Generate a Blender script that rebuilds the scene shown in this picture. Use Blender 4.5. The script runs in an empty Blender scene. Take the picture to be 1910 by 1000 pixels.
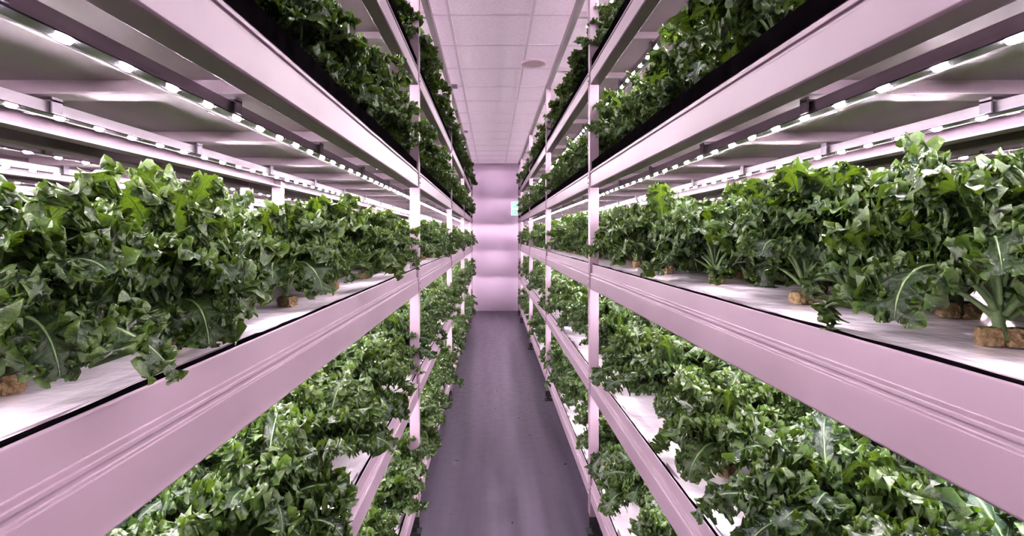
import bpy, bmesh, math, random
import numpy as np
from mathutils import Vector
random.seed(7); rng=np.random.RandomState(11)
scene=bpy.context.scene
scene.view_settings.view_transform='Standard'
try: scene.view_settings.look='Medium High Contrast'
except Exception as ex: print('look',ex)
scene.view_settings.exposure=0.22
EYE=1.66

# ---------------------------------------------------------------- materials
def new_mat(name):
    m=bpy.data.materials.new(name); m.use_nodes=True
    nt=m.node_tree; nt.nodes.clear()
    out=nt.nodes.new('ShaderNodeOutputMaterial')
    b=nt.nodes.new('ShaderNodeBsdfPrincipled')
    nt.links.new(b.outputs[0],out.inputs[0])
    return m,nt,b,out
def noise_color(nt,b,c1,c2,scale,detail=4,lo=.35,hi=.65,stretch=None,coord='Object'):
    tc=nt.nodes.new('ShaderNodeTexCoord'); mp=nt.nodes.new('ShaderNodeMapping')
    nt.links.new(tc.outputs[coord],mp.inputs[0])
    if stretch: mp.inputs['Scale'].default_value=stretch
    n=nt.nodes.new('ShaderNodeTexNoise'); n.inputs['Scale'].default_value=scale; n.inputs['Detail'].default_value=detail
    nt.links.new(mp.outputs[0],n.inputs[0])
    r=nt.nodes.new('ShaderNodeValToRGB')
    r.color_ramp.elements[0].position=lo; r.color_ramp.elements[1].position=hi
    r.color_ramp.elements[0].color=(*c1,1); r.color_ramp.elements[1].color=(*c2,1)
    nt.links.new(n.outputs[0],r.inputs[0]); nt.links.new(r.outputs[0],b.inputs['Base Color'])
    return n,mp
def add_bump(nt,b,src,strength,dist=.01):
    bp=nt.nodes.new('ShaderNodeBump'); bp.inputs['Strength'].default_value=strength; bp.inputs['Distance'].default_value=dist
    nt.links.new(src,bp.inputs['Height']); nt.links.new(bp.outputs[0],b.inputs['Normal'])
def simple(name,c1,c2,scale,rough,metal=0,bump=0,spec=.5,stretch=None,lo=.35,hi=.65,emit=None):
    m,nt,b,o=new_mat(name)
    n,mp=noise_color(nt,b,c1,c2,scale,stretch=stretch,lo=lo,hi=hi)
    b.inputs['Roughness'].default_value=rough; b.inputs['Metallic'].default_value=metal
    b.inputs['Specular IOR Level'].default_value=spec
    if bump: add_bump(nt,b,n.outputs[0],bump)
    if emit: b.inputs['Emission Color'].default_value=(*emit[0],1); b.inputs['Emission Strength'].default_value=emit[1]
    return m
M_paint=simple('painted_steel_lilac',(.196,.143,.176),(.220,.163,.199),3,.42,bump=.03,spec=.4)
M_deck =simple('white_film',(.86,.79,.86),(.92,.85,.92),9,.13,bump=.8)
M_under=simple('galvanised_panel',(.54,.44,.51),(.62,.51,.58),2.5,.5,bump=.05)
M_black=simple('black_liner',(.002,.0015,.002),(.005,.004,.005),20,.9,spec=.0)
M_alu  =simple('aluminium',(.42,.38,.42),(.5,.46,.5),30,.3,metal=.85,stretch=(1,.05,1))
M_dark =simple('led_board_dark',(.02,.018,.022),(.04,.035,.045),10,.15)
M_rubber=simple('black_rubber',(.012,.012,.012),(.03,.03,.03),30,.6)
M_plug =simple('rockwool',(.16,.115,.055),(.32,.23,.13),120,.95,bump=1.0)
M_plugt=simple('rockwool_algae',(.05,.06,.02),(.16,.12,.05),150,.95,bump=1.0)
M_wall =simple('wall_paint',(.52,.39,.52),(.57,.44,.57),.9,.6,bump=.02)
M_wwhite=simple('wall_white',(.84,.78,.84),(.88,.82,.88),1.5,.6)
M_ceil =simple('ceiling_tile_mat',(.68,.54,.65),(.84,.70,.81),90,.8,bump=.25,emit=((.95,.74,.89),.23))  # tiles are no lamps; emission added to brighten ceiling and fill the aisle
M_tbar =simple('t_bar',(.62,.50,.60),(.66,.54,.64),10,.5,emit=((.95,.74,.89),.13))  # faint emission added to ceiling bars and vents, which are no lamps
M_grey =simple('grey_plastic',(.25,.22,.26),(.32,.28,.33),10,.4)
M_stem=simple('kale_stem',(.085,.145,.055),(.15,.22,.095),60,.5)
# floor
M_floor,nt,b,o=new_mat('epoxy_floor')
n,mp=noise_color(nt,b,(.054,.046,.064),(.108,.093,.124),3.2,detail=8,stretch=(2.6,.16,1),lo=.3,hi=.72)
tc=nt.nodes.new('ShaderNodeTexCoord')
n2=nt.nodes.new('ShaderNodeTexNoise'); n2.inputs['Scale'].default_value=14; n2.inputs['Detail'].default_value=8
nt.links.new(tc.outputs['Object'],n2.inputs[0])
mr=nt.nodes.new('ShaderNodeMapRange'); mr.inputs[3].default_value=.20; mr.inputs[4].default_value=.45
nt.links.new(n2.outputs[0],mr.inputs[0]); nt.links.new(mr.outputs[0],b.inputs['Roughness'])
add_bump(nt,b,n2.outputs[0],.06)
# led
M_led,nt,b,o=new_mat('led_lens')
nt.nodes.remove(b); e=nt.nodes.new('ShaderNodeEmission'); e.inputs[0].default_value=(1,.875,.95,1); e.inputs[1].default_value=1200
nt.links.new(e.outputs[0],o.inputs[0])
# kale leaf
def kale_mat():
    m,nt,b,o=new_mat('kale_leaf')
    N=nt.nodes.new; L=nt.links.new
    uv=N('ShaderNodeUVMap'); uv.uv_map='UVMap'
    sp=N('ShaderNodeSeparateXYZ'); L(uv.outputs[0],sp.inputs[0])
    def mth(op,a,bv=None,c=None):
        x=N('ShaderNodeMath'); x.operation=op
        for i,v in enumerate((a,bv,c)):
            if v is None: continue
            if isinstance(v,(int,float)): x.inputs[i].default_value=v
            else: L(v,x.inputs[i])
        return x.outputs[0]
    av=mth('ABSOLUTE',mth('SUBTRACT',mth('MULTIPLY',sp.outputs[1],2),1))
    tc=N('ShaderNodeTexCoord')
    nz=N('ShaderNodeTexNoise'); nz.inputs['Scale'].default_value=18; nz.inputs['Detail'].default_value=5; L(tc.outputs['Object'],nz.inputs[0])
    nf=N('ShaderNodeTexNoise'); nf.inputs['Scale'].default_value=160; nf.inputs['Detail'].default_value=3; L(tc.outputs['Object'],nf.inputs[0])
    ph=mth('ADD',mth('SUBTRACT',mth('MULTIPLY',sp.outputs[0],11),mth('MULTIPLY',av,2.2)),mth('MULTIPLY',nz.outputs[0],.5))
    fr=mth('ABSOLUTE',mth('SUBTRACT',mth('FRACT',ph),.5))
    side=N('ShaderNodeMapRange'); L(fr,side.inputs[0]); side.inputs[1].default_value=.0; side.inputs[2].default_value=.06; side.inputs[3].default_value=.5; side.inputs[4].default_value=0
    mid=N('ShaderNodeMapRange'); L(av,mid.inputs[0]); mid.inputs[1].default_value=.02; mid.inputs[2].default_value=.05; mid.inputs[3].default_value=1; mid.inputs[4].default_value=0
    vein=mth('MULTIPLY',mth('MAXIMUM',mid.outputs[0],side.outputs[0]),mth('LESS_THAN',av,.57))
    r=N('ShaderNodeValToRGB'); L(nz.outputs[0],r.inputs[0])
    r.color_ramp.elements[0].position=.35; r.color_ramp.elements[0].color=(.0020,.0085,.0070,1)
    r.color_ramp.elements[1].position=.75; r.color_ramp.elements[1].color=(.009,.027,.011,1)
    ed=N('ShaderNodeMapRange'); L(av,ed.inputs[0]); ed.inputs[1].default_value=.66; ed.inputs[2].default_value=1; ed.inputs[4].default_value=.75
    oi=N('ShaderNodeObjectInfo')
    mx=N('ShaderNodeMix'); mx.data_type='RGBA'; L(ed.outputs[0],mx.inputs[0]); L(r.outputs[0],mx.inputs[6]); mx.inputs[7].default_value=(.042,.080,.014,1)
    mr=N('ShaderNodeMix'); mr.data_type='RGBA'; L(mth('MULTIPLY',oi.outputs['Random'],.20),mr.inputs[0]); L(mx.outputs[2],mr.inputs[6]); mr.inputs[7].default_value=(.075,.11,.014,1)
    mv=N('ShaderNodeMix'); mv.data_type='RGBA'; L(vein,mv.inputs[0]); L(mr.outputs[2],mv.inputs[6]); mv.inputs[7].default_value=(.065,.105,.047,1)
    L(mv.outputs[2],b.inputs['Base Color'])
    b.inputs['Roughness'].default_value=.40; b.inputs['Specular IOR Level'].default_value=.42
    bp=N('ShaderNodeBump'); bp.inputs['Strength'].default_value=.8; bp.inputs['Distance'].default_value=.004
    L(mth('ADD',mth('MULTIPLY',vein,-.6),nf.outputs[0]),bp.inputs['Height']); L(bp.outputs[0],b.inputs['Normal'])
    t=N('ShaderNodeBsdfTranslucent'); t.inputs[0].default_value=(.11,.19,.011,1)
    ms=N('ShaderNodeMixShader'); ms.inputs[0].default_value=.16
    L(b.outputs[0],ms.inputs[1]); L(t.outputs[0],ms.inputs[2]); L(ms.outputs[0],o.inputs[0])
    return m
M_leaf=kale_mat()

# ---------------------------------------------------------------- mesh helpers
class MB:
    def __init__(s): s.v=[]; s.f=[]; s.m=[]
    def box(s,x0,x1,y0,y1,z0,z1,mi=0):
        if x0>x1:x0,x1=x1,x0
        i=len(s.v)
        s.v+=[(x0,y0,z0),(x1,y0,z0),(x1,y1,z0),(x0,y1,z0),(x0,y0,z1),(x1,y0,z1),(x1,y1,z1),(x0,y1,z1)]
        s.f+=[(i,i+3,i+2,i+1),(i+4,i+5,i+6,i+7),(i,i+1,i+5,i+4),(i+1,i+2,i+6,i+5),(i+2,i+3,i+7,i+6),(i+3,i,i+4,i+7)]
        s.m+=[mi]*6
    def prof(s,pts,y0,y1,mi=0):
        i=len(s.v); n=len(pts)
        s.v+=[(x,y0,z) for x,z in pts]+[(x,y1,z) for x,z in pts]
        s.f.append(tuple(range(i,i+n))); s.f.append(tuple(range(i+2*n-1,i+n-1,-1)))
        for k in range(n):
            j=(k+1)%n; s.f.append((i+k,i+n+k,i+n+j,i+j))
        s.m+=[mi]*(n+2)
    def profz(s,pts,z0,z1,mi=0):
        i=len(s.v); n=len(pts)
        s.v+=[(x,y,z0) for x,y in pts]+[(x,y,z1) for x,y in pts]
        s.f.append(tuple(range(i,i+n))); s.f.append(tuple(range(i+2*n-1,i+n-1,-1)))
        for k in range(n):
            j=(k+1)%n; s.f.append((i+k,i+n+k,i+n+j,i+j))
        s.m+=[mi]*(n+2)
    def obj(s,name,mats,parent=None,bevel=0,recalc=True):
        me=bpy.data.meshes.new(name); me.from_pydata(s.v,[],s.f)
        for m in mats: me.materials.append(m)
        me.polygons.foreach_set('material_index',s.m)
        if recalc:
            bm=bmesh.new(); bm.from_mesh(me); bmesh.ops.recalc_face_normals(bm,faces=bm.faces); bm.to_mesh(me); bm.free()
        me.update()
        ob=bpy.data.objects.new(name,me); scene.collection.objects.link(ob)
        if parent: ob.parent=parent
        if bevel:
            md=ob.modifiers.new('bevel','BEVEL'); md.width=bevel; md.segments=2; md.limit_method='ANGLE'
        return ob
def empty(name):
    e=bpy.data.objects.new(name,None); e.empty_display_size=.2; scene.collection.objects.link(e); return e

# ---------------------------------------------------------------- room
Y0,Y1=-2.2,11.85
XL,XR=-5.75,5.85
H=EYE+1.60
mb=MB(); mb.box(XL-.15,XR+.15,Y0-.15,Y1+.15,-.15,0); mb.obj('floor',[M_floor])
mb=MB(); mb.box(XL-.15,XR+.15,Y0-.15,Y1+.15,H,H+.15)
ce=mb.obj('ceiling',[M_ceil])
mb=MB()
x=-.31-.6*9
while x<XR:
    if x>XL: mb.box(x-.011,x+.011,Y0,Y1,H-.007,H+.002)
    x+=.6
y=3.87-.62*9
while y<Y1:
    mb.box(XL,XR,y-.011,y+.011,H-.0065,H+.002); y+=.62
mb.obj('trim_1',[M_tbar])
mb=MB(); mb.box(XL-.15,XR+.15,Y1,Y1+.15,0,H); mb.obj('wall_far',[M_wall])
mb=MB(); mb.box(XL-.15,XR+.15,Y0-.15,Y0,0,H); mb.obj('wall_near',[M_wall])
mb=MB(); mb.box(XL-.15,XL,Y0,Y1,0,H); mb.obj('wall_left',[M_wwhite])
mb=MB(); mb.box(XR,XR+.15,Y0,Y1,0,H); mb.obj('wall_right',[M_wwhite])

def lathe(name,prof,mat,loc,n=48,parent=None):
    v=[];f=[]
    for r,z in prof:
        for k in range(n):
            a=2*math.pi*k/n; v.append((r*math.cos(a),r*math.sin(a),z))
    for i in range(len(prof)-1):
        for k in range(n):
            j=(k+1)%n; f.append((i*n+k,i*n+j,(i+1)*n+j,(i+1)*n+k))
    f.append(tuple(range((len(prof)-1)*n,len(prof)*n)))
    f.append(tuple(range(n-1,-1,-1)))
    me=bpy.data.meshes.new(name); me.from_pydata(v,[],f); me.materials.append(mat)
    bm=bmesh.new(); bm.from_mesh(me); bmesh.ops.recalc_face_normals(bm,faces=bm.faces); bm.to_mesh(me); bm.free()
    ob=bpy.data.objects.new(name,me); ob.location=loc; scene.collection.objects.link(ob)
    if parent: ob.parent=parent
    return ob
M_disk=simple('ceiling_disk_mat',(.50,.36,.42),(.58,.44,.50),200,.5,emit=((.9,.6,.7),.10))  # round ceiling disk no lamp; slight glow added
lathe('ceiling_disk',[(.115,0),(.118,-.006),(.112,-.014),(.100,-.016),(.098,-.010),(.05,-.012),(.02,-.012)],M_disk,(.38,4.95,H-.006))
for yy in (5.65,8.1):
    mb=MB(); x0=-.42
    mb.box(x0-.06,x0+.06,yy-.08,yy+.08,H-.02,H-.006)
    for k in range(6):
        mb.box(x0-.05,x0+.05,yy-.068+k*.024,yy-.056+k*.024,H-.032,H-.02,1)
    mb.obj('ceiling_vent',[M_tbar,M_grey])
es=empty('exit_sign'); es.location=(0,0,0)
M_green,nt,b,o=new_mat('sign_green'); b.inputs['Base Color'].default_value=(.25,.62,.45,1); b.inputs['Emission Color'].default_value=(.25,.75,.5,1); b.inputs['Emission Strength'].default_value=.35
M_signw,nt,b,o=new_mat('sign_white'); b.inputs['Base Color'].default_value=(.85,.95,.9,1); b.inputs['Emission Color'].default_value=(.9,1,.95,1); b.inputs['Emission Strength'].default_value=.4
mb=MB(); cx,cz=.52,EYE+.60
mb.box(cx-.10,cx+.10,Y1-.045,Y1-.001,cz-.15,cz-.005); mb.box(cx-.10,cx+.10,Y1-.045,Y1-.001,cz+.005,cz+.15)
mb.obj('housing',[M_signw],es,bevel=.004)
mb=MB()
for zz in (cz-.078,cz+.078):
    mb.box(cx-.09,cx+.09,Y1-.05,Y1-.044,zz-.055,zz+.055)
mb.obj('green_panel',[M_green],es)
def sign_fig(zz):
    v=[];f=[]
    def poly(pts):
        i=len(v); v.extend([(cx+a,Y1-.0515,zz+c) for a,c in pts]); f.append(tuple(range(i,i+len(pts))))
    poly([(-.045+.010*math.cos(a*math.pi/4),.036+.010*math.sin(a*math.pi/4)) for a in range(8)])
    poly([(-.055,.022),(-.038,.024),(-.044,-.006),(-.060,-.004)])
    poly([(-.060,-.002),(-.046,-.004),(-.030,-.040),(-.040,-.042)])
    poly([(-.060,-.002),(-.048,-.004),(-.072,-.038),(-.082,-.034)])
    poly([(-.040,.022),(-.020,.008),(-.024,.002),(-.042,.012)])
    poly([(-.055,.020),(-.074,.004),(-.070,-.002),(-.054,.010)])
    poly([(.0,.006),(.045,.006),(.045,.022),(.078,0),(.045,-.022),(.045,-.006),(.0,-.006)])
    return v,f
for zz in (cz-.078,cz+.078):
    v,f=sign_fig(zz); me=bpy.data.meshes.new('pictogram'); me.from_pydata(v,[],f); me.materials.append(M_signw)
    ob=bpy.data.objects.new('pictogram',me); scene.collection.objects.link(ob); ob.parent=es

# ---------------------------------------------------------------- racks
POSTS=[-1.3,.10,3.0,5.42,7.84,10.26,11.2]
RY0,RY1=-1.35,11.25
DEPTH=.81
def build_rack(sgn,front,lips,primary):
    rack=empty('shelving_rack')
    X=lambda d: sgn*(front+d)
    top=EYE+1.53
    mb=MB(); ft=MB()
    for py in POSTS:
        for d0,fl in ((-.003,1),(DEPTH-.047,-1)):
            a,bx=(d0,d0+.05) 
            if fl==1: pts=[(a,-.025),(a,-.009),(a+.004,-.007),(a+.004,.007),(a,.009),(a,.025),(bx,.025),(bx,-.025)]
            else: pts=[(bx,-.025),(bx,-.009),(bx-.004,-.007),(bx-.004,.007),(bx,.009),(bx,.025),(a,.025),(a,-.025)]
            mb.profz([(X(p[0]),py+p[1]) for p in pts],.04,top)
            ft.box(X(a-.012),X(bx+.012),py-.035,py+.035,0,.010)
            ft.box(X(a+.012),X(bx-.012),py-.013,py+.013,.010,.045)
            ft.box(X(a-.003),X(bx+.003),py-.028,py+.028,.040,.10)
            if primary:
                for l in lips:
                    z=EYE+l
                    dd=a-.003 if fl==1 else bx
                    mb.box(X(dd),X(dd+.003),py-.024,py+.024,z-.13,z-.07)
                    for q in (-.115,-.085):
                        mb.box(X(dd-.004 if fl==1 else dd+.003),X(dd if fl==1 else dd+.007),py-.005,py+.005,z+q-.005,z+q+.005)
    mb.obj('posts',[M_paint],rack,bevel=.0012 if primary else 0)
    ft.obj('feet',[M_rubber],rack)
    beam=MB(); deck=MB(); tray=MB(); liner=MB(); ribs=MB(); led=MB(); lens=MB()
    prof=[(-.030,0),(-.014,0),(-.010,-.004),(-.010,-.050),(0,-.053),(0,-.060),(-.005,-.062),(-.005,-.069),(0,-.071),(0,-.137),(-.004,-.141),(-.056,-.141),(-.056,-.133),(-.009,-.133),(-.009,-.062),(-.030,-.058)]
    for li,l in enumerate(lips):
        z=EYE+l
        for mir in (0,1):
            pts=[((X(-s) if not mir else X(DEPTH+s)),z+q) for s,q in prof]
            beam.prof(pts,RY0,RY1)
        n=int((RY1-RY0)/.03); ys=np.linspace(RY0,RY1,n)
        w=np.convolve(rng.randn(n),np.ones(3)/3,'same')*.0022+np.convolve(rng.randn(n),np.ones(17)/17,'same')*.004
        for mir in (0,1):
            if mir and not primary: continue
            up=li>=3
            zb=-.042 if up else -.002
            i=len(liner.v)
            d1,d2=(.0080,.020) if up else (.0115,.0165)
            fx=(lambda d:X(d)) if not mir else (lambda d:X(DEPTH-d))
            for k in range(n):
                zt=z+(.003 if up else .0010)+w[k]*(1 if up else .5)
                liner.v+=[(fx(d1),ys[k],z+zb),(fx(d1+(0 if up else w[k]*.4)),ys[k],zt),(fx(d2),ys[k],zt+.001),(fx(d2),ys[k],z-.012)]
            for k in range(n-1):
                a=i+4*k
                for q in range(3): liner.f.append((a+q,a+q+1,a+q+5,a+q+4)); liner.m.append(0)
        nx=14; ys2=np.linspace(RY0,RY1,int((RY1-RY0)/.06)); i=len(deck.v)
        wob=rng.randn(len(ys2),nx)*.0009
        for a,yy in enumerate(ys2):
            for c in range(nx):
                d=.0155+(DEPTH-.031)*c/(nx-1)
                deck.v.append((X(d),yy,z-.006+wob[a,c]+(.007 if c in(0,nx-1) else 0)))
        for a in range(len(ys2)-1):
            for c in range(nx-1):
                q=i+a*nx+c
                deck.f.append((q,q+1,q+nx+1,q+nx) if sgn>0 else (q,q+nx,q+nx+1,q+1)); deck.m.append(0)
        tray.box(X(.03),X(DEPTH-.03),RY0,RY1,z-.055,z-.012)
        yy=RY0+.15
        while yy<RY1-.05:
            ribs.prof([(X(.058),z-.092),(X(.058),z-.055),(X(DEPTH-.058),z-.055),(X(DEPTH-.058),z-.092)],yy,yy+.045)
            ribs.box(X(.058),X(DEPTH-.058),yy-.02,yy,z-.092,z-.088)
            yy+=.605
    z=top
    for a,bx in ((0,.04),(DEPTH-.04,DEPTH)):
        beam.box(X(a),X(bx),RY0,RY1,z-.05,z)
    yy=RY0+.15
    while yy<RY1:
        ribs.box(X(.04),X(DEPTH-.04),yy,yy+.04,z-.04,z-.005); yy+=1.21
    lamps=[(EYE+lips[k]) for k in range(1,5)]+[top+.052] if primary else [EYE+lips[3]]
    LE=10.85
    for z in lamps:
        zb=z-.092
        for d in (.195,.615):
            led.box(X(d-.010),X(d+.038),RY0,LE,zb-.030,zb-.010)
            for r in (-.010,.004,.018,.032): led.box(X(d+r),X(d+r+.006),RY0,LE,zb-.036,zb-.029)
            led.box(X(d-.013),X(d+.013),RY0,LE,zb-.039,zb-.0365,1)
            yy=RY0+.15
            while yy<LE:
                led.box(X(d-.020),X(d+.048),yy+.005,yy+.035,zb-.010,zb-.006,2)
                for r in (-.020,.044): led.box(X(d+r),X(d+r+.004),yy+.005,yy+.035,zb-.036,zb,2)
                yy+=.605
            yy=-1.29
            while yy<LE-.03:
                i=len(lens.v)
                for (rx,ry,dz) in ((.0080,.015,-.0385),(.0070,.013,-.0420),(.0045,.009,-.0445)):
                    for k in range(8):
                        a=math.pi/4*k
                        lens.v.append((X(d)+rx*math.cos(a),yy+ry*math.sin(a),zb+dz))
                for rr in (0,8):
                    for k in range(8):
                        j=(k+1)%8; lens.f.append((i+rr+k,i+rr+8+k,i+rr+8+j,i+rr+j)); lens.m.append(0)
                lens.f.append(tuple(i+23-k for k in range(8))); lens.m.append(0)
                yy+=.128
    beam.obj('beams',[M_paint],rack,bevel=.0015 if primary else 0)
    deck.obj('growing_deck',[M_deck],rack,recalc=False)
    tray.obj('tray',[M_under],rack)
    liner.obj('liner',[M_black],rack,recalc=False)
    ribs.obj('ribs',[M_under],rack)
    led.obj('led_housing',[M_alu,M_dark,M_grey],rack)
    lens.obj('led_lenses',[M_led],rack,recalc=False)
    return rack
LIPL=[-1.36,-.77,-.18,.41,.98]; LIPR=[-1.335,-.745,-.155,.41,.98]
FL,FR=.41,.545
NR=5; PITCH=.94
for k in range(NR): build_rack(-1,FL+k*PITCH,LIPL,k==0)
for k in range(NR): build_rack(1,FR+k*PITCH,LIPR,k==0)

# ---------------------------------------------------------------- kale
def make_kale(seed,name):
    # each leaf = lobed lamina on a curved rib + a ruffled ribbon that follows the lobed outline
    r=np.random.RandomState(seed)
    V=[];F=[];Mi=[];UV=[]
    nv=0
    stem_h=r.uniform(.09,.13)
    nl=r.randint(22,27)
    az0=r.uniform(0,6.28)
    def nz1(n,k):
        h=np.hanning(k+2)[1:-1]; a=r.randn(n+k*2); return np.convolve(a,h/np.sqrt(np.sum(h**2)),'same')[k:k+n]
    for li in range(nl):
        q=li/(nl-1)
        az=az0+li*2.39996+r.uniform(-.25,.25)
        Ln=r.uniform(.21,.29)*(1-.22*q)
        W=r.uniform(.042,.056)*(1-.12*q)
        e0=math.radians(54+31*q+r.uniform(-10,9))
        bend=math.radians(138-78*q+r.uniform(-30,30))
        h0=.010+stem_h*(.30+.70*q)
        twist=r.uniform(-.5,.5); rl=r.uniform(-.7,.7)
        NB=400
        ub_=np.linspace(0,1,NB)
        el=e0-bend*ub_**1.35; azu=az+twist*ub_**1.5
        Tt=np.stack([np.cos(el)*np.cos(azu),np.cos(el)*np.sin(azu),np.sin(el)],1)
        Pp=np.cumsum(Tt*Ln/(NB-1),0); Pp=Pp-Pp[0]+np.array([.008*math.cos(az),.008*math.sin(az),h0])
        Sp=np.stack([-np.sin(azu),np.cos(azu),0*azu],1)
        Nn=np.cross(Tt,Sp); Nn=-Nn if Nn[0,2]<0 else Nn
        ro=(rl*ub_)[:,None]
        S2=Sp*np.cos(ro)+Nn*np.sin(ro); N2=Nn*np.cos(ro)-Sp*np.sin(ro)
        foldk=r.uniform(2.0,5.0)
        pa=r.uniform(0,6.28,4)
        def surf(x,y):
            u=np.clip(x/Ln,0,1.0)
            f=u*(NB-1); i=np.clip(f.astype(int),0,NB-2); t=(f-i)[:,None]
            P=Pp[i]*(1-t)+Pp[i+1]*t; S=S2[i];Nq=N2[i];T=Tt[i]
            ex=(x-u*Ln)[:,None]
            dn=-foldk*y*np.abs(y)*np.sign(y)+.010*np.minimum(np.abs(y)/.04,1)*np.sin(x*95+pa[0]+np.sign(y)*pa[1])+.0018*np.sin(x*420+pa[2])*np.sin(np.abs(y)*330+pa[3])*np.minimum(np.abs(y)/.01,1)
            return P+T*ex+S*y[:,None]+Nq*dn[:,None],T,S,Nq
        for sgn in (-1,1):
            M=70
            ub=np.linspace(0,1,M); 
            env=np.sin(np.pi*ub**.75)**.5*(.72+.28*np.sin(np.pi*ub*.9))
            nlob=r.uniform(4.4,5.8)
            lph=2*np.pi*nlob*ub+r.uniform(0,6.28)
            lob=.70+.44*np.sin(lph)+.12*np.sin(2.6*lph+1)
            yo=np.maximum(W*env*lob,.003)
            xo=Ln*(.22+.76*ub)+yo*.40+.010*env*np.cos(lph)
            NVL=7
            g=[]
            for c in range(NVL):
                tt=c/(NVL-1)
                xx=(Ln*(.20+.78*ub))*(1-tt**1.3)+xo*tt**1.3
                P,T,S,Nq=surf(xx,sgn*yo*tt)
                g.append(P)
            g=np.stack(g,1)
            V.append(g.reshape(-1,3)); ii=np.arange(M-1)[:,None]*NVL+np.arange(NVL-1)[None,:]+nv
            F.append(np.stack([ii,ii+NVL,ii+NVL+1,ii+1],-1).reshape(-1,4)); Mi.append(np.zeros((M-1)*(NVL-1),int))
            uu=np.repeat(.2+.78*ub,NVL); vv=.5+sgn*.5*.6*np.tile(np.arange(NVL)/(NVL-1),M); UV.append(np.stack([uu,vv],1)); nv+=M*NVL
            dx=np.diff(xo);dy=np.diff(yo); s=np.concatenate([[0],np.cumsum(np.hypot(dx,dy))]); Ltot=s[-1]
            K=int(Ltot/.0012); ss=np.linspace(0,Ltot,K)
            xr=np.interp(ss,s,xo); yr=np.interp(ss,s,yo)
            sm=np.ones(5)/5
            tx=np.gradient(xr);ty=np.gradient(yr); tx=np.convolve(tx,sm,'same');ty=np.convolve(ty,sm,'same'); n=np.hypot(tx,ty)+1e-9; tx/=n;ty/=n
            nx_,ny_=-ty,tx
            endf=np.minimum(1,np.minimum(ss,Ltot-ss+.006)/.03)
            lam1=r.uniform(.0110,.0155); lam2=lam1*.42
            p1=2*np.pi*np.cumsum((1+.35*np.clip(nz1(K,12),-2,2)).clip(.3))*(Ltot/K)/lam1
            p2=2*np.pi*np.cumsum((1+.35*np.clip(nz1(K,6),-2,2)).clip(.3))*(Ltot/K)/lam2
            a1=(1+.4*np.clip(nz1(K,14),-1.5,1.5)); wv=(1+.3*np.clip(nz1(K,20),-1.5,1.5)); e1=nz1(K,2); e2=nz1(K,2)
            R=6; g=[]
            for c in range(R):
                t=c/(R-1)
                wdt=.0155*wv*endf*t
                A1=lam1*.85*a1*t**.85*endf; A2=lam2*.95*t**1.3*endf; D=.0016*t**2*endf
                nrm=A1*np.sin(p1)+A2*np.sin(p2)+D*e1
                tan=A1*.42*np.sin(2*p1)+A2*.5*np.cos(p2)
                outw=wdt-.45*A1*(1-np.cos(p1*1.0))*.5+A2*.4*np.cos(p2+1)+D*e2
                x=xr+nx_*outw+tx*tan; y=yr+ny_*outw+ty*tan
                P,T,S,Nq=surf(x,sgn*np.maximum(y,.0005))
                g.append(P+Nq*nrm[:,None])
            g=np.stack(g,1); V.append(g.reshape(-1,3)); ii=np.arange(K-1)[:,None]*R+np.arange(R-1)[None,:]+nv
            F.append(np.stack([ii,ii+R,ii+R+1,ii+1],-1).reshape(-1,4)); Mi.append(np.zeros((K-1)*(R-1),int))
            uu=np.repeat(np.clip(xr/Ln,0,1),R); vv=.5+sgn*.5*(.6+.4*np.tile(np.arange(R)/(R-1),K)); UV.append(np.stack([uu,vv],1)); nv+=K*R
        NS=26;K=6; idx=(np.linspace(0,.93,NS)*(NB-1)).astype(int)
        rr=np.linspace(.0046,.0006,NS)*(1-.3*q)
        ring=[]
        for s_ in range(NS):
            for k in range(K):
                a=2*math.pi*k/K
                ring.append(Pp[idx[s_]]+S2[idx[s_]]*rr[s_]*math.cos(a)+N2[idx[s_]]*rr[s_]*math.sin(a))
        V.append(np.array(ring)); UV.append(np.full((NS*K,2),.5))
        fc=[]
        for s_ in range(NS-1):
            for k in range(K):
                j=(k+1)%K; fc.append((nv+s_*K+k,nv+s_*K+j,nv+(s_+1)*K+j,nv+(s_+1)*K+k))
        F.append(np.array(fc)); Mi.append(np.ones(len(fc),int)); nv+=NS*K
    nleaf=sum(len(a) for a in V)
    K=8; NS=6; ring=[]
    for s in range(NS):
        z=.01+(stem_h+.02)*s/(NS-1)
        for k in range(K):
            a=2*math.pi*k/K; rad=.0085-.002*s/(NS-1); ring.append((rad*math.cos(a)+.004*math.sin(s),rad*math.sin(a)+.003*math.cos(s*1.3),z))
    V.append(np.array(ring)); UV.append(np.full((NS*K,2),.5)); fc=[]
    for s in range(NS-1):
        for k in range(K):
            j=(k+1)%K; fc.append((nv+s*K+k,nv+s*K+j,nv+(s+1)*K+j,nv+(s+1)*K+k))
    F.append(np.array(fc)); Mi.append(np.ones(len(fc),int)); nv+=NS*K
    for cx0,ang in ((-.0140,.1),(.0150,-.12)):
        bm=bmesh.new(); bmesh.ops.create_cube(bm,size=1); bmesh.ops.subdivide_edges(bm,edges=bm.edges[:],cuts=3,use_grid_fill=True)
        bm.verts.ensure_lookup_table(); pts=[];
        for vt in bm.verts:
            c=np.array(vt.co)*np.array([.0275,.031,.028]); c*= (1-.10*(np.sum(np.abs(np.array(vt.co))>.49)-1).clip(0,2))
            c+=r.randn(3)*.0009; x=c[0]*math.cos(ang)-c[1]*math.sin(ang)+cx0; y=c[0]*math.sin(ang)+c[1]*math.cos(ang)
            pts.append((x,y,max(0,c[2]+.0138)))
        V.append(np.array(pts)); UV.append(np.full((len(pts),2),.5))
        fc=[];mm=[]
        for fa in bm.faces:
            fc.append([nv+vt.index for vt in fa.verts]); mm.append(3 if fa.normal.z>.5 else 2)
        F.append(np.array(fc)); Mi.append(np.array(mm)); nv+=len(pts); bm.free()
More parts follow.
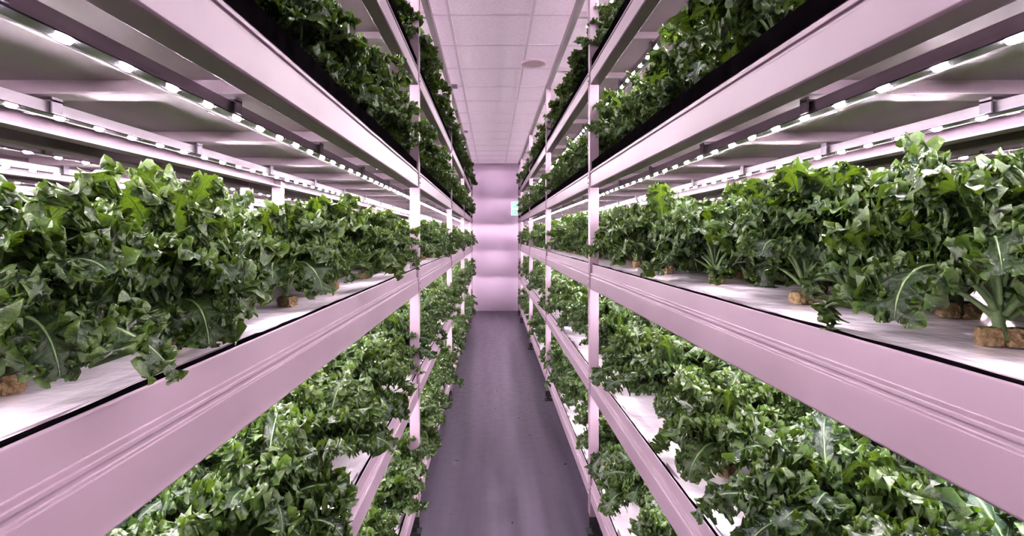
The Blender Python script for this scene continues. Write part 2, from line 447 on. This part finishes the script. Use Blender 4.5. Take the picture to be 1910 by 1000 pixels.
    V=np.concatenate(V);F=np.concatenate(F);Mi=np.concatenate(Mi);UV=np.concatenate(UV)
    zz=V[:nleaf,2]; V[:nleaf,2]=np.where(zz<.012,.012-.06*(.012-zz)+.003*np.sin(zz*300),zz)
    me=bpy.data.meshes.new(name); me.from_pydata(V.tolist(),[],F.tolist())
    for m in (M_leaf,M_stem,M_plug,M_plugt): me.materials.append(m)
    me.polygons.foreach_set('material_index',Mi.astype(np.int32))
    me.polygons.foreach_set('use_smooth',(Mi<2))
    ul=me.uv_layers.new(name='UVMap'); li=np.zeros(len(me.loops),dtype=np.int32); me.loops.foreach_get('vertex_index',li)
    ul.data.foreach_set('uv',UV[li].astype(np.float32).ravel()); me.update()
    return me
NVAR=8
kmeshes=[make_kale(100+i,'kale_plant_mesh') for i in range(NVAR)]
kcol=bpy.data.collections.new('kale_variants')
for i,me in enumerate(kmeshes):
    ob=bpy.data.objects.new('kale_variant_%d'%i,me); kcol.objects.link(ob)

def gn_group():
    ng=bpy.data.node_groups.new('kale_scatter','GeometryNodeTree')
    ng.interface.new_socket('Geometry',in_out='INPUT',socket_type='NodeSocketGeometry')
    ng.interface.new_socket('Geometry',in_out='OUTPUT',socket_type='NodeSocketGeometry')
    N=ng.nodes.new; L=ng.links.new
    gi=N('NodeGroupInput'); go=N('NodeGroupOutput')
    ci=N('GeometryNodeCollectionInfo'); ci.inputs['Collection'].default_value=kcol
    ci.inputs['Separate Children'].default_value=True; ci.inputs['Reset Children'].default_value=True
    ip=N('GeometryNodeInstanceOnPoints'); ip.inputs['Pick Instance'].default_value=True
    def na(t,n):
        a=N('GeometryNodeInputNamedAttribute'); a.data_type=t; a.inputs['Name'].default_value=n; return a.outputs[0]
    L(gi.outputs[0],ip.inputs['Points']); L(ci.outputs[0],ip.inputs['Instance'])
    L(na('INT','idx'),ip.inputs['Instance Index'])
    er=N('FunctionNodeEulerToRotation'); L(na('FLOAT_VECTOR','rot'),er.inputs[0]); L(er.outputs[0],ip.inputs['Rotation'])
    L(na('FLOAT','scl'),ip.inputs['Scale']); L(ip.outputs[0],go.inputs[0])
    return ng
NG=gn_group()
hero=[]
def crop(sgn,front,lips,levels,rows,s0,s1,hero_lv=None,start=-.95,dy=.46,ph=0.,cut=.42,off=1.0):
    pts=[];rot=[];scl=[];idx=[]
    for lv in levels:
        z=EYE+lips[lv]-.006
        for ri,d in enumerate(rows):
            y=start+(ri%2)*dy/2+ph*(lv-2)
            while y<RY1-.1:
                p=(sgn*(front+d+random.uniform(-.012,.012)),y+random.uniform(-.03,.03),z)
                ro=(random.uniform(-.1,.1),random.uniform(-.1,.1),random.uniform(0,6.28)); s=random.uniform(s0,s1); ix=random.randrange(NVAR)
                if lv!=2: s*=off
                yk=y; y+=dy
                if lv==hero_lv and -.1<yk<(cut if ri==0 else .42) and ri<2: continue
                if lv==hero_lv and .3<yk<2.6 and ri<2: hero.append((p,ro,s,ix))
                else: pts.append(p);rot.append(ro);scl.append(s);idx.append(ix)
    me=bpy.data.meshes.new('kale_crop'); me.from_pydata(pts,[],[])
    a=me.attributes.new('rot','FLOAT_VECTOR','POINT'); a.data.foreach_set('vector',np.array(rot,dtype=np.float32).ravel())
    a=me.attributes.new('scl','FLOAT','POINT'); a.data.foreach_set('value',np.array(scl,dtype=np.float32))
    a=me.attributes.new('idx','INT','POINT'); a.data.foreach_set('value',np.array(idx,dtype=np.int32))
    ob=bpy.data.objects.new('kale_crop',me); scene.collection.objects.link(ob)
    md=ob.modifiers.new('scatter','NODES'); md.node_group=NG
RWL=[.135,.32,.51,.69]; RWR=[.20,.36,.53,.69]
crop(-1,FL,LIPL,[0,1,2,3,4],RWL,.90,1.08,hero_lv=2,start=-.92,ph=.13,cut=.5,off=1.15)
crop(1,FR,LIPR,[0,1,2,3,4],RWR,1.02,1.26,hero_lv=2,start=-1.16,dy=.49,ph=.11,off=1.06)
# near plant at the front corner of the left eye-level deck
hero.append(((-.575,.62,EYE+LIPL[2]-.006),(.05,-.04,1.2),.92,3))
for k in range(1,NR):
    crop(-1,FL+k*PITCH,LIPL,[2],RWL,.68,.86,start=-.92+.1*k)
    crop(1,FR+k*PITCH,LIPR,[2],RWL,.70,.90,start=-.92+.1*k)
for p,ro,s,ix in hero:
    ob=bpy.data.objects.new('kale_plant',kmeshes[ix]); ob.location=p; ob.rotation_euler=ro; ob.scale=(s,s,s); scene.collection.objects.link(ob)

# ---------------------------------------------------------------- world, camera
w=bpy.data.worlds.new('world'); scene.world=w; w.use_nodes=True
w.node_tree.nodes['Background'].inputs[0].default_value=(.5,.4,.5,1); w.node_tree.nodes['Background'].inputs[1].default_value=.2
cd=bpy.data.cameras.new('camera'); cam=bpy.data.objects.new('camera',cd); scene.collection.objects.link(cam)
cam.location=(0,0,EYE); cam.rotation_euler=(math.pi/2,0,0)
cd.sensor_width=36; cd.lens=1000/1910*36; cd.shift_x=37/1910; cd.shift_y=-60/1910; cd.clip_start=.02
scene.camera=cam
